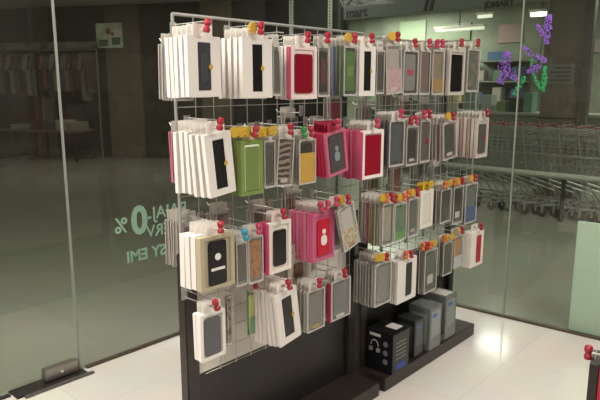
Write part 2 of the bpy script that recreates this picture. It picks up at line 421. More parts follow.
def stack(desc, style, uL, uR, vT, vB, n, D, c, tilt=0, locks='r', yf=1.475, sides=None, yb=GY, names='phone_case_package', t=None, tab=True, rot=0):
    a = aty(uL, vT, yf); b = aty(uR, vT, yf); lo = aty((uL + uR) / 2, vB, yf)
    wd = b.x - a.x; h = (a.z + b.z) / 2 - lo.z
    if tilt: h /= cos(radians(tilt))
    x = (a.x + b.x) / 2; z = (a.z + b.z) / 2 + .016
    pitch = D / max(n - 1, 1) if n > 1 else D
    if t is None: t = min(pitch * .86, .016) if n > 1 else .014
    if sides is None and style == 'blister' and n > 1: sides = [dict(body='ddd7d0', case='aaa39b', low=None), dict(), dict(body='8f8a82', case='33302d', low=None)]
    protos = {}
    for i in range(n):
        cc = dict(c)
        if i and sides: cc.update(sides[(i - 1) % len(sides)]); cc.pop('stick', None)
        key = 0 if i == 0 or not sides else 1 + (i - 1) % len(sides)
        if key not in protos:
            protos[key] = make_package(names, cc.get('style', style), wd, h, t, cc); r = protos[key]
        else: r = copy_tree(protos[key])
        k = i / max(n - 1, 1)
        a_ = tilt * (1 - k) if i else tilt
        r.location = (x + (random.uniform(-.0025, .0025) if i else 0), yf + i * pitch, z + (random.uniform(-.003, .002) if i else 0))
        r.rotation_euler = (0, -radians(a_) + (random.uniform(-.02, .02) if i else 0), radians(rot) + random.uniform(-.02, .02))
        if i == 0: tag(r, desc, 'phone case')
        elif n == 2: tag(r, 'package hanging just behind the ' + desc, 'phone case')
        else: tag(r, 'one of those stacked behind the ' + desc, 'phone case')
        r['group'] = 'stack with the ' + desc
    hook(x, z, yf - .004, yb, desc)
    for i, k in enumerate(locks):
        lock(k, x + (.0 if i == 0 else (-.012 * i)), yf - .018 + (i * .030 if i == 0 else 0) + (0 if i == 0 else .0), z + .016 + (.0 if i == 0 else .004), desc, i) if i == 0 else \
        lock(k, x - .026 * i, yf - .010 + .004 * i, z + .014, desc, i)
W = 'dad4ce'; CR = 'cfc6b8'
WB = dict(body=W, case='1f1e22', tab='e6e1da')
TRANS = dict(case='4a4a48')
P = pattern('brown_zebra_print', '2b2220', 'a08a78', 14, 'wave')
ORN = pattern('orange_flower_print', '4c3a30', 'b07a44', 45, 'noise')
STAR = pattern('gold_star_print', 'c8a53c', 'dfd8c4', 70, 'voronoi')
PNKP = pattern('pink_flower_print', 'c45a78', 'ddb0b8', 40, 'noise')
MULT = pattern('multi_colour_print', 'b09a50', '5d6a60', 25, 'noise')
CHAIN = pattern('brown_bead_print', '4a3626', '9a8468', 60, 'voronoi')
# --- top row
stack('white boxed case, first in the top row', 'carton', 187, 220, 36, 97, 5, .10, dict(WB, off=.0, win=.40, case='3a3a40', inner='35353c', ih=.6, stick=1), locks='r', sides=[{}, {}, dict(body='d8cfc4'), {}])
stack('white boxed case, second in the top row', 'carton', 242, 272, 38, 98, 5, .11, dict(WB, win=.34, case='141214', stick=1), locks='ry')
stack('narrow grey-green case in the top row', 'blister', 273, 281, 45, 96, 3, .05, dict(case='59605a'), locks='')
stack('dark red case with a pink spine', 'open', 291, 317, 46, 99, 4, .06, dict(body='dccdc8', case='7d0e24', spine='b8506f', tab='e6e1da', win=.66), locks='r', sides=[dict(body=W, spine=None)])
stack('black and maroon case hung beside the dark red case', 'blister', 318, 330, 46, 97, 2, .02, dict(case='1c1113', inner='5b1a22', ih=.5, iz=0), locks='r')
stack('green case in the top row', 'blister', 344, 358, 46, 96, 6, .10, dict(case='4d7a38', body='3c5a34', inner='6d9440', ih=.2, iz=0), locks='ry', sides=[dict(case='5d7f4a'), dict(case='4a74a8', body='4a74a8'), dict(case='c9c5bf', body=W), dict(case='bdb8b2')])
stack('narrow white box right of the green case', 'carton', 360, 376, 46, 96, 2, .02, dict(WB, win=.45, case='1c1a1b', stick=1), locks='r')
stack('dim grey case left of the pink flowered bag', 'blister', 377, 385, 50, 94, 3, .03, dict(case='45443f'), locks='')
stack('clear bag with a pink flowered case', 'bag', 386, 402, 44, 94, 3, .03, dict(case='b9b3ae', low=PNKP, lowh=.5, inner='e0dcd8', iz=.4), locks='ry', tilt=3)
stack('grey case with an outlined frame in the top row', 'blister', 404, 419, 50, 95, 2, .02, dict(case='8a8a86', body='55534f', inner='b53a4c', ih=.12, iz=0, win=.66), locks='r')
stack('brown case in a clear pack, top row', 'blister', 421, 431, 50, 95, 3, .03, dict(case='77635a'), locks='p')
stack('tan and orange case in a clear pack', 'blister', 433, 445, 50, 95, 3, .03, dict(case='94846c', low=pm('b08a4a'), lowh=.35, inner='ddd6d0', iz=.42), locks='pp')
stack('black case in a pale frame, top row', 'open', 450, 466, 49, 95, 3, .05, dict(body='b9b2aa', case='191817', win=.66, winh=.80), locks='r')
stack('last clear pack of the top row', 'blister', 468, 481, 49, 92, 2, .03, dict(m=MULT), locks='r')
# --- second row
stack('white boxed case, first in the second row', 'carton', 203, 230, 133, 196, 6, .14, dict(WB, win=.44, case='1e1e1d', stick=1), tilt=6, locks='r', sides=[{}])
stack('green boxed case with a white outline', 'carton', 241, 263, 140, 195, 4, .045, dict(body='75884a', case='dfe6cc', inner='6c8044', iw=.88, ih=.93, win=.70, winh=.86, tab='c9c39a'), locks='ryyy')
stack('grey case right of the green box', 'blister', 264, 275, 140, 188, 4, .05, dict(case='4e4c49'), locks='yyy')
stack('brown striped case in the second row', 'blister', 279, 295, 137, 186, 3, .04, dict(m=P, inner='cfc8c0', iz=.38), tilt=-5, locks='r')
stack('black case on a yellow printed card', 'blister', 299, 316, 139, 184, 2, .03, dict(case='16150f', low=pm('dcae3c'), lowh=.68), locks='rg')
stack('tilted grey case in a pink box', 'open', 324, 345, 131, 175, 6, .07, dict(body='b5607a', case='4d4a4b', inner='7d8a88', win=.66, winh=.86, tab='a02843'), tilt=9, locks='p', sides=[dict(body='b82848', case='b82848')])
stack('red case in a white and pink box', 'open', 363, 384, 130, 178, 6, .09, dict(body='e4dcd6', case='8a1226', spine='b8506f', win=.76, winh=.84), locks='p', sides=[dict(body='b0546f', spine=None), dict(body='b83a5c', spine=None)])
stack('slate grey case, first beyond the red one', 'blister', 390, 405, 120, 166, 6, .08, dict(case='4b5358', body='50565a'), locks='p', sides=[dict(case='454c52', body='596066'), dict(case='33383c')])
stack('black case in a tan pack, second row', 'blister', 407, 419, 126, 165, 3, .03, dict(case='141211', body='97836f', inner='c9c6c0', ih=.07, iz=.36), locks='pr')
stack('brown pack with a small red dot', 'blister', 421, 431, 120, 162, 3, .03, dict(case='5b5048', body='81756b', dot=1), locks='rp')
stack('tilted dark grey case, second row', 'blister', 443, 456, 122, 159, 6, .10, dict(case='3f4243', body='b39c94', inner='d8d4cf', ih=.08, iz=.36), tilt=6, locks='ry', sides=[dict(case='9a7672', body='9c817a'), dict(case='c1b2a6', body='c4b8ad')])
stack('last grey pack of the second row', 'open', 478, 489, 118, 157, 7, .13, dict(body='bdb5ab', case='55544f', dot=1), locks='r', sides=[dict(body='c9b9ae'), dict(body='a08f86')])
# --- third row
stack('black case with a white emblem in a cream box', 'open', 200, 234, 235, 289, 4, .085, dict(body='a99f86', case='18181b', logo=1, tab='e6e1da', win=.52, winh=.82), locks='r', sides=[dict(body=W)], t=.024)
stack('grey pack right of the emblem box', 'blister', 236, 247, 242, 286, 4, .05, dict(case='57514a'), locks='b', sides=[dict(case='8c857a'), dict(case='3a3632')])
stack('orange flowered case in a clear pack', 'blister', 248, 263, 236, 283, 3, .03, dict(m=ORN), locks='p')
stack('black case in a white frame with pink edge', 'open', 269, 291, 221, 272, 3, .03, dict(body='dcd5cd', case='1d1a1b', win=.56, winh=.70, tab='d9c9c4', spine='c04870'), locks='r', sides=[dict(body='c8446e', spine=None)])
stack('white pack with a brown spot, hung low', 'open', 290, 308, 252, 287, 1, .01, dict(body='d2c9c0', case='7a5a48', win=.5, winh=.4), locks='', yf=1.56)
stack('pink box with a red panel and white figure', 'open', 313, 335, 212, 260, 7, .11, dict(body='b5587a', case='b3172f', inner='d9cfd0', win=.56, winh=.74), locks='pp', sides=[dict(body='c25576', case='b04a6a'), dict(body='bd6f88', case='b04a6a')])
stack('tilted clear bag with gold stars', 'bag', 336, 353, 206, 250, 2, .04, dict(case='d8d4cc', low=STAR, lowh=.42, inner='b0632c', ih=.08, iz=.44), tilt=16, locks='ryp', yf=1.45, sides=[dict(case='8a8560', body='9b926c', low=None, inner=None)])
stack('pale pack in front of the pink and green ones', 'blister', 383, 394, 203, 245, 6, .12, dict(case='a39a8b', body='b3aa9b'), locks='roy', sides=[dict(case='8f8472', body='b3a890'), dict(case='3f5a3a', body='a89b48'), dict(case='b04462', body='b04462'), dict(case='b5aea6', body='b5aea6')])
stack('green tinted case in the third row', 'blister', 395, 407, 203, 240, 3, .03, dict(case='5a7a5c', low=pm('5b9a48'), lowh=.25), locks='oyr')
stack('dim grey case left of the yellow-tagged box', 'blister', 409, 419, 198, 236, 3, .03, dict(case='54544f', inner='b9b6b0'), locks='ryo')
stack('white box in the third row, yellow tagged', 'carton', 421, 434, 190, 227, 3, .03, dict(body='d9d2c8', case='cdc6bc', win=.6, tab='c9a82a'), locks='y')
stack('brown-black case right of the yellow-tagged box', 'blister', 441, 452, 189, 222, 4, .04, dict(case='2e2824', body='6e5648'), locks='yo')
stack('black case with a white swirl', 'blister', 454, 464, 186, 223, 2, .02, dict(case='131313', inner='d5d5d0', ih=.16, iz=.26), locks='ryo')
stack('blue and grey case ending the third row', 'blister', 466, 478, 183, 222, 2, .03, dict(case='6c7672', low=pm('3d5f96'), lowh=.4), locks='ry')
# --- fourth row
stack('white pack with a grey phone, lowest left', 'open', 200, 225, 312, 359, 3, .03, dict(body='dcd8d2', case='57565a', tab='e6e1da', win=.64, winh=.80), locks='r')
stack('thin beaded strap pack on the near grid', 'blister', 227, 232, 296, 345, 1, .01, dict(m=CHAIN), locks='', yf=1.55)
stack('thin yellow and green pack on the near grid', 'blister', 249, 255, 290, 336, 1, .01, dict(case='a9b03c', body='5f9a48', low=pm('3f8a4a'), lowh=.4), locks='r', yf=1.55)
stack('thin dark pack left of the tilted white box', 'blister', 256, 261, 300, 338, 1, .01, dict(case='6b3a30'), locks='', yf=1.58)
stack('tilted white boxed case in the lowest row', 'carton', 274, 296, 291, 344, 6, .09, dict(WB, win=.46, winh=.76, case='1e1d1c', stick=1), tilt=8, locks='r', sides=[{}])
stack('grey framed pack in the lowest row', 'blister', 307, 325, 289, 330, 4, .06, dict(case='77746e', body='b2aaa0', inner='c0a43c', ih=.06, iz=.40), locks='r', sides=[dict(case='c5beb5', body=W), dict(case='4a453f')])
stack('grey pack with a dark red edge', 'blister', 331, 351, 279, 318, 4, .05, dict(case='6d7274', body='8a8784', inner='d9d5d0', ih=.08, iz=.42, spine='9a2440'), locks='r', sides=[dict(body=W, case=W, spine=None)])
stack('clear grey pack, first in the far lowest row', 'blister', 375, 392, 262, 304, 7, .10, dict(case='8b8a85', body='a8a49c', win=.6), locks='ryy', sides=[dict(case='7b7a74', body='a8a49c'), dict(case='b0aba2')])
stack('white boxed case in the far lowest row', 'carton', 398, 417, 259, 300, 3, .04, dict(WB, win=.34, case='2a2826', off=.1), locks='ro')
stack('grey pack with a white swirl', 'blister', 425, 438, 249, 291, 4, .05, dict(case='51524d', body='76756e', inner='c9c8c2', ih=.2, iz=.2), locks='yoro')
stack('dark pack left of the flowered pack', 'blister', 444, 453, 242, 274, 3, .03, dict(case='34322c', body='55514a'), locks='yyo')
stack('red and blue printed pack, low right', 'blister', 455, 463, 235, 267, 2, .02, dict(m=pattern('red_tiger_print', 'a8442c', 'c9a060', 60, 'wave'), low=pm('c8d0d4'), lowh=.35), locks='ry')
stack('thick white box with a red stripe', 'carton', 472, 484, 231, 265, 1, .05, dict(body='ddd6cf', case='d5cec6', win=.3, winh=.7, stripe='a51c30', tab='d8d0c8'), locks='r', yf=1.46, t=.05)
# --- packs on the far side of the grid
def back_stack(desc, x, z, w, h, n, D, c, style='blister', tilt=0, sides=None):
    p = make_package('phone_case_package', style, w, h, min(.014, D / n * .85), c)
    for i in range(n):
        r = p if i == 0 else copy_tree(p)
        r.location = (x, 1.70 + i * D / n, z + random.uniform(-.003, .003)); r.rotation_euler = (0, radians(tilt) + random.uniform(-.03, .03), random.uniform(-.03, .03))
        tag(r, ('one of the ' if n > 1 else '') + desc, 'phone case', 'stack of ' + desc)
    bm = bmesh.new(); tube(bm, ((0, .008, 0), (0, .07 + D + .03, 0), (0, .08 + D + .03, .01)), .0021, 6)
    box(bm, -.012, .012, .006, .008, -.012, .03)
    o = obj('wire_hook', bm, M_WIRE, None, (x, GY, z)); tag(o, 'far-side wire hook holding the ' + desc, 'hook', HOOKG)
back_stack('pale packs behind the top left corner', 1.265, 1.60, .085, .185, 4, .08, dict(case='9a948e', body='b5ada6'))
back_stack('pink patterned packs behind the second row', 1.27, 1.31, .08, .18, 3, .05, dict(m=PNKP, body='cf7088'))
back_stack('grey packs behind the left upright', 1.275, .985, .08, .17, 6, .10, dict(case='98918a', body='b5ada4'))
bs = [(2.09, 1.41, 'c04a68'), (1.62, 1.29, '6a655c'), (1.80, 1.34, '4a4640'), (1.98, 1.30, 'b04a62'), (2.32, 1.36, 'b08a90'), (2.48, 1.42, '7f8780'), (2.66, 1.39, '7c6a5c'), (2.86, 1.37, '8a8f88'), (3.05, 1.41, '26231f'),
      (1.42, 1.00, '9a9186'), (1.62, .98, '6f6a5e'), (1.82, 1.02, 'a05a48'), (2.40, 1.02, '8a7c4a'), (2.60, 1.06, '8f4a3c'), (2.82, 1.05, '5f6a5c'), (3.0, 1.02, '7a7f78')]
bn = ['bright pink', 'dull grey', 'dark brown', 'rose pink', 'pale pink', 'grey-green', 'tan brown', 'silver grey', 'black', 'beige', 'olive grey', 'rust brown', 'mustard', 'brick red', 'moss green', 'cool grey']
for (x, z, c), nm in zip(bs, bn):
    back_stack(nm + ' packs seen through the grid from behind', x, z, .085, .15, 2, .04, dict(case=c))

# ---------------------------------------------------------------- headphone boxes on the base
def hp_box(name, x, y, z, sx, sy, sz, body, face, label, kind):
    t = tag(empty(name, (x, y, z)), label, 'box')
    obj('carton', bx(-sx / 2, sx / 2, -sy / 2, sy / 2, 0, sz, bev=.002), body, t)
    if kind == 'headphones':
        bm = bmesh.new(); n = 16; pts = []
        for k in range(n + 1):
            a = pi * k / n; pts.append((-sx / 2 - .001, .022 * cos(a) + .028, sz * .62 + .028 * sin(a)))
        tube(bm, pts, .0035, 6)
        for s in (-1, 1): lathe(bm, [(.012, -.001), (.012, .002)], 'x', 14, (-sx / 2 - .002, .028 + s * .022, sz * .52))
        obj('headphone_picture', bm, pm('8f9298'), t)
        bm = bmesh.new()
        for k in range(3): lathe(bm, [(.013, -.001), (.014, .001)], 'x', 14, (-sx / 2 - .001, -.035, sz * (.28 + .22 * k)))
        obj('round_pictures', bm, pm('707278'), t)
        bm = bmesh.new(); box(bm, -sx / 2 - .001, -sx / 2, -.005, sy * .38, sz * .86, sz * .93)
        obj('title_band', bm, pm('c8c8c8'), t)
        obj('top_label', bx(.0, sx * .42, -sy * .3, sy * .12, sz, sz + .0008), pm('cfcbc6'), t)
        bm = bx(-sx * .28, sx * .28, -sy / 2 - .001, -sy / 2, sz * .08, sz * .22); obj('blue_band', bm, pm('2c3f9a'), t)
        bm = bmesh.new()
        for k in range(5): box(bm, -sx * .3, sx * .3, -sy / 2 - .001, -sy / 2, sz * (.34 + .1 * k), sz * (.37 + .1 * k))
        obj('printed_lines', bm, pm('6f7470'), t)
    else:
        obj('side_print', bx(-sx / 2 - .001, -sx / 2, -sy * .36, sy * .36, sz * .15, sz * .85), face, t)
        obj('front_print', bx(-sx * .36, sx * .36, -sy / 2 - .001, -sy / 2, sz * .30, sz * .9), face, t)
        bm = bx(-sx * .3, sx * .1, -sy / 2 - .0015, -sy / 2 - .001, sz * .76, sz * .84); obj('blue_band', bm, pm('3a5f9c'), t)
        if kind == 'lid': obj('top_label', bx(-sx * .35, sx * .35, -sy * .4, sy * .4, sz, sz + .001), pm('b9b6b2'), t)
    return t
BX = pm('17171a', .3)
hp_box('headphone_box', 2.352, 1.564, .0705, .145, .155, .205, BX, BX, 'black headphone box with a white headphone picture', 'headphones')
cl = mat('grey_box_print', hexc('6b6e6c'), .25)
hp_box('accessory_box', 2.555, 1.565, .0705, .085, .11, .20, mat('dark_box_print', hexc('2a2c2c'), .3), pm('505454'), 'dark narrow box right of the black headphone box', 'plain')
hp_box('accessory_box', 2.695, 1.56, .0705, .12, .13, .235, cl, pm('8c9290'), 'grey clear-fronted box in the middle of the base', 'plain')
hp_box('accessory_box', 2.875, 1.565, .0705, .12, .12, .25, cl, pm('7d8583'), 'grey box with a white lid label, farthest on the base', 'lid')
t = tag(empty('headphones', (2.785, 1.555, .0705)), 'black headphones standing between two grey boxes', 'headphones')
bm = bmesh.new(); pts = [(0, .042 * cos(pi * k / 14), .16 + .05 * sin(pi * k / 14)) for k in range(15)]
tube(bm, [(0, .042, .05)] + pts + [(0, -.042, .05)], .006, 8); obj('headband', bm, BX, t, smooth=True)
for s in (-1, 1): obj('ear_cup', lathe(bmesh.new(), [(.02, -.016), (.030, -.010), (.030, .008), (.022, .014)], 'y', 18, (0, s * .038, .0305)), BX, t)

# ---------------------------------------------------------------- corner of another display, lower right of the view
# a small floor rack of its own whose corner shows at the right edge
q = atz(590, 351, .66)
dx_, dy_ = -.20, .98
nx, ny = q.x - .16 - dx_ * .268, q.y + .20 - dy_ * .268
rk = tag(empty('floor_rack', (nx + .16, ny - .20, 0)), 'small black floor rack at the bottom right corner', 'rack')
obj('base', bx(-.15, .15, -.15, .15, 0, .02, bev=.003), M_BROWNBLACK, rk)
obj('post', tube(bmesh.new(), ((0, 0, .02), (0, 0, .70)), .012, 10), M_DARKM, rk)
bm = bmesh.new(); tube(bm, ((0, 0, .655), (dx_ * .27, dy_ * .27, .655), (dx_ * .284, dy_ * .284, .663)), .003, 6); obj('arm', bm, M_WIRE, rk)
ang = atan(.20 / .98)
d = Vector((dx_, dy_, 0)).normalized()
for k, (cn, bc, tc_, lb) in enumerate((('black', pm('17130f'), pm('8f8b86'), 'black package nearest the tip of the floor rack arm'),
                                ('red', pm('a01c30'), pm('d6a0a8'), 'red package hung behind the black one on the floor rack'),
                                ('teal', pm('3f7f96'), pm('c0c8cc'), 'blue package innermost on the floor rack arm'))):
    pos = Vector((nx + .16, ny - .20, .650)) + d * (.262 - k * .027)
    r = empty('boxed_package', pos, (0, 0, pi + ang))
    obj('carton', bx(-.06, .06, 0, .0245, -.27, -.006, bev=.0015), bc, r)
    obj('spine_text', bx(-.0608, -.06, .007, .018, -.17, -.11), tc_, r)
    bm = bmesh.new(); ring(bm, rr(.05, .030, .005, 0, .008), rr(.02, .010, .004, 0, .006), .011, .0124); obj('hang_tab', bm, M_TAB, r)
    tag(r, lb, 'package')
o = bpy.data.objects.new('hook_lock', LOCKM['r']); C.objects.link(o); o.location = (nx + .16 + d.x * .272, ny - .20 + d.y * .272, .658)
tag(o, 'red lock on the tip of the floor rack arm', 'lock')

# ---------------------------------------------------------------- across the corridor, left: dim shop front
fwd = Vector((cos(HEAD), sin(HEAD), 0)); rgt = Vector((sin(HEAD), -cos(HEAD), 0))
FA = fwd * 13.3 + rgt * -6.9; FB = fwd * 11.3 + rgt * .2
fd = (FB - FA).normalized(); fn = Vector((fd.y, -fd.x, 0)); FYAW = __import__('math').atan2(fd.y, fd.x)
FL = (FB - FA).length
def fac(s, out=0, z=0): p = FA + fd * s + fn * out; return (p.x, p.y, z)   # s metres along, out metres towards the viewer
def fu(u):                                   # distance along the front of the ray through column u at eye height
    d = Vector(ray(u, 85)); d.z = 0
    # FA + fd*s = d*t
    det = fd.x * (-d.y) + fd.y * d.x
    return (-FA.x * (-d.y) - FA.y * d.x) / det
def fz(v, depth=12.6): return HC + (85 - v) / 611 * depth
M_FW = mat('dim_shopfront_board', (.030, .026, .021), .7, noise=.3, scale=3)
o = obj('wall_shopfront', bx(-3, FL + .05, -.1, 0, 0, 2.99), M_FW, None, fac(0)); o.rotation_euler = (0, 0, FYAW); struct(o)
def fobj(name, bm, m, s, out, z, label, cat, group=None):
    o = obj(name, bm, m, None, fac(s, out, z)); o.rotation_euler = (0, 0, FYAW); return tag(o, label, cat, group)
# local axes at these objects: x along the front, -y towards the viewer
M_PIL = mat('brown_pilaster_paint', (.14, .11, .08), .7, noise=.15, scale=5)
for i, (u0, u1, lb) in enumerate(((112, 146, 'brown pilaster right of the poster across the corridor'), (38, 56, 'brown pilaster left of the poster across the corridor'), (205, 236, 'brown pilaster behind the near end of the rack'))):
    s0, s1 = fu(u0), fu(u1); fobj('pilaster', box(bmesh.new(), -(s1 - s0) / 2, (s1 - s0) / 2, -.16, -.001, 0, 2.985, bev=.01), M_PIL, (s0 + s1) / 2, 0, 0, lb, 'pilaster')
sp = (fu(97) + fu(122)) / 2; wp = (fu(122) - fu(97)) / 2
po = tag(empty('poster', fac(sp + .18, .17, fz(50))), 'pale green poster with a red patch high across the corridor', 'poster'); po.rotation_euler = (0, 0, FYAW)
hp = fz(27) - fz(50)
obj('sheet', bx(-wp, wp, -.02, .0, 0, hp), mat('poster_print', hexc('d5dcc8'), .6, noise=.4, scale=4), po)
bm = bmesh.new(); lathe(bm, [(.055, -.026), (.06, -.021)], 'y', 12, (-.02, 0, hp * .66)); lathe(bm, [(.035, -.026), (.04, -.021)], 'y', 12, (.08, 0, hp * .56)); obj('red_patch', bm, pm('96635a'), po)
bm = bmesh.new(); box(bm, -wp * .8, -wp * .1, -.0215, -.0205, hp * .08, hp * .34); box(bm, wp * .2, wp * .85, -.0215, -.0205, hp * .12, hp * .42); obj('green_patch', bm, pm('5f7a58'), po)
obj('bracket', bx(wp * .4, wp * .8, 0, .0095, hp * .4, hp * .6), M_DARKM, po)
sr = (fu(62) + fu(82)) / 2  # solid ring modelled in place of a reflection on the glass
ro = empty('ring_reflection', fac(sr, .0, fz(30))); ro.rotation_euler = (0, 0, FYAW); tag(ro, 'dim grey ring modelled for a reflection, left of the poster', 'sign')
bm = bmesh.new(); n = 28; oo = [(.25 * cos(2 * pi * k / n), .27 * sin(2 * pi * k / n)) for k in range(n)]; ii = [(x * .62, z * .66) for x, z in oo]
obj('ring', ring(bm, oo, ii, -.05, -.001), mat('dim_grey_reflection', (.45, .45, .40), .6), ro)
# display rail with hanging clothes
GC = ['5a4038', '3a3532', '6b6058', '2c2c34', '73685c', '4a3a34', '35383f', '80786c', '57504a', '2a2624', '6a3c36', '484a50', '8a8276', '3c3430', '5e5650', '4c2c2a', '33312f', '6e665c', '50443c', '3a4048']
GN = ['brown', 'charcoal', 'stone', 'navy', 'sand', 'chestnut', 'slate', 'pale grey', 'taupe', 'black', 'rust red', 'steel grey', 'cream', 'umber', 'mushroom', 'wine red', 'graphite', 'oatmeal', 'walnut', 'blue grey']
u = 4; zr = fz(52)
rl = empty('clothes_rail', fac((fu(2) + fu(110)) / 2, .40, 0)); rl.rotation_euler = (0, 0, FYAW)
hl = (fu(110) - fu(2)) / 2
tag(rl, 'long clothes rail on posts across the corridor, left of the pilaster', 'clothes rail')
bm = bmesh.new(); tube(bm, ((-hl, 0, zr), (hl, 0, zr)), .02, 8); obj('rail', bm, M_STEEL, rl)
for s in (-hl, 0, hl): obj('post', tube(bmesh.new(), ((s, 0, 0), (s, 0, zr)), .02, 8), M_STEEL, rl)
obj('header_strip', bx(-hl, hl, .02, .05, zr + .02, zr + .16), mat('pale_header_strip', (.20, .19, .17), .6, noise=.5, scale=3), rl)
us = [8 + 5.3 * k for k in range(19)]
for k, uu in enumerate(us):
    s = fu(uu); bm = bmesh.new(); hh = random.uniform(.75, 1.0)
    pts = [(-.10, -hh), (.10, -hh), (.11, -.22), (.15, -.36), (.19, -.33), (.13, -.06), (.03, -.02), (-.03, -.02), (-.13, -.06), (-.19, -.33), (-.15, -.36), (-.11, -.22)]
    prism(bm, pts, -.035, .035)
    g = empty('hanging_garment', fac(s, .40, zr - .035)); g.rotation_euler = (0, 0, FYAW + random.uniform(.9, 1.3))
    obj('garment_body', bm, mat('cloth_' + GC[k], hexc(GC[k]), .9), g)
    obj('hanger', tube(bmesh.new(), ((0, 0, -.03), (0, 0, .002), (.026, 0, .02), (.026, 0, .05), (0, 0, .062), (-.022, 0, .05)), .003, 5), M_DARKM, g)
    tag(g, GN[k] + ' garment hanging on the rail across the corridor', 'garment', 'garments on the far rail')
# low tables with folded stock
for i, (u0, u1, lb) in enumerate(((5, 52, 'low dark display table far left across the corridor'), (60, 108, 'low dark display table below the poster'))):
    s0, s1 = fu(u0), fu(u1); L = s1 - s0
    tb = empty('display_table', fac((s0 + s1) / 2, .85, 0)); tb.rotation_euler = (0, 0, FYAW); tag(tb, lb, 'table')
    obj('table_top', bx(-L / 2, L / 2, -.3, .3, .56, .60), M_PIL, tb)
    for a in (-1, 1):
        for b in (-1, 1): obj('leg', bx(a * (L / 2 - .05) - .02, a * (L / 2 - .05) + .02, b * .26 - .02, b * .26 + .02, 0, .56), M_DARKM, tb)
    for j in range(4):
        ss = s0 + L * (j + .5) / 4; cc = ['8a847a', '5a3c38', '4a5048', '9a958c'][(j + i) % 4]
        bm = bmesh.new(); hh = random.uniform(.08, .2)
        for q in range(3): box(bm, -.13, .13, -.16, .16, hh * q / 3, hh * (q + .9) / 3, bev=.012)
        fobj('folded_clothes', bm, mat('cloth_' + cc, hexc(cc), .9), ss, .85, .60,
             ['first', 'second', 'third', 'last'][j] + ' pile of folded clothes on the ' + ('far left table' if i == 0 else 'table below the poster'), 'folded clothes', 'folded clothes on the far tables')

# ---------------------------------------------------------------- supermarket side, right
M_FASC = mat('grey_fascia_panel', (.17, .19, .18), .5)
fs = empty('shop_sign', (8.0, 4.65, 2.50)); fs.rotation_euler = (0, 0, -pi / 2); tag(fs, 'long grey shop sign with dark lettering above the supermarket front', 'sign')
# local frame: x runs to world -Y, -y faces the viewer (world -X)
obj('sign_board', bx(-1.72, 1.78, 0, .12, 0, .49, bev=.004), M_FASC, fs)
def sign_text(s, size, u, v, bold=.004):
    p = atx(u, v, 7.99); bm = stand(text_mesh(s, size, .004, bold=bold)); obj('lettering', bm, mat('black_sign_letters', (.012, .013, .013), .5), fs, (4.65 - p.y, -.008, p.z - 2.5))
sign_text('AS', .30, 347, 5.5, .006)
sign_text('mart', .22, 346, 18, .004)
sign_text('IDMART', .115, 484, 8, .004)
sign_text('//', .34, 424, 10, .014)
# black wall section with two pale slotted uprights left of the sign
blk = empty('black_display_board', (8.0, 7.45, 0)); blk.rotation_euler = (0, 0, -pi / 2)
tag(blk, 'tall black board with two pale slotted uprights, behind the rack top', 'board')
obj('board', bx(-1.0, 1.07, 0, .08, 0, 2.98), mat('matt_black_board', (.008, .007, .007), .6), blk)
for uu in (291, 330):
    p = atx(uu, 10, 7.97); xx = 7.45 - p.y
    up = obj('slotted_upright', bx(xx - .045, xx + .045, -.03, 0, 0, 2.98), mat('grey_slotted_steel', (.62, .62, .56), .5, .2), blk)
    bm = bmesh.new()
    for k in range(60): box(bm, xx - .012, xx + .012, -.034, -.030, .05 + k * .048, .075 + k * .048)
    obj('slots', bm, M_DARKM, up)
bm = stand(text_mesh('CASE', .10, .002)); obj('lettering', bm, mat('dim_board_letters', (.06, .06, .055), .6), blk, (7.45 - atx(303, 17, 7.97).y, -.004, atx(303, 17, 7.97).z))
# supermarket shell
M_SGREEN = mat('pale_green_wall_paint', (.20, .22, .17), .7, noise=.2, scale=2)
struct(obj('wall_supermarket', bx(11.5, 11.6, -1, 9, 0, 3.0), M_SGREEN))
M_PIL2 = mat('taupe_pillar_cladding', (.13, .11, .085), .6, noise=.1, scale=4)
a, b = atx(543, 60, 8.0), atx(582, 60, 8.0)
pl = empty('pillar', (8.2, (a.y + b.y) / 2, 0)); tag(pl, 'taupe clad pillar beyond the trolleys with a grey notice', 'pillar')
pw = (a.y - b.y) / 2
obj('shaft', bx(-.2, .2, -pw, pw, 0, 2.99, bev=.01), M_PIL2, pl)
obj('band', bx(-.215, -.2, -pw, pw, 1.02, 1.04), M_DARKM, pl)
ya, za = atx(547, 64, 7.99).y, atx(547, 64, 7.99).z; yb_, zb = atx(574, 84, 7.99).y, atx(574, 84, 7.99).z
nt_ = obj('notice', bx(-.215, -.201, yb_ - pl.location.y, ya - pl.location.y, zb, za), pm('6f706c'), pl)
bm = bmesh.new()
for k in range(4): box(bm, -.218, -.2155, yb_ - pl.location.y + .05, ya - pl.location.y - .05 - .06 * (k % 2), zb + (za - zb) * (.16 + .2 * k), zb + (za - zb) * (.22 + .2 * k))
obj('notice_lines', bm, pm('3a3a38'), nt_)
# far right post and pink poster
a, b = atx(583, 60, 7.6), atx(592, 60, 7.6)
tag(obj('steel_post', bx(-.05, .05, (b.y - a.y) / 2, (a.y - b.y) / 2, 0, 2.99), mat('dark_post_paint', (.05, .048, .042), .5), None, (7.6, (a.y + b.y) / 2, 0)), 'dark steel post right of the taupe pillar', 'post')
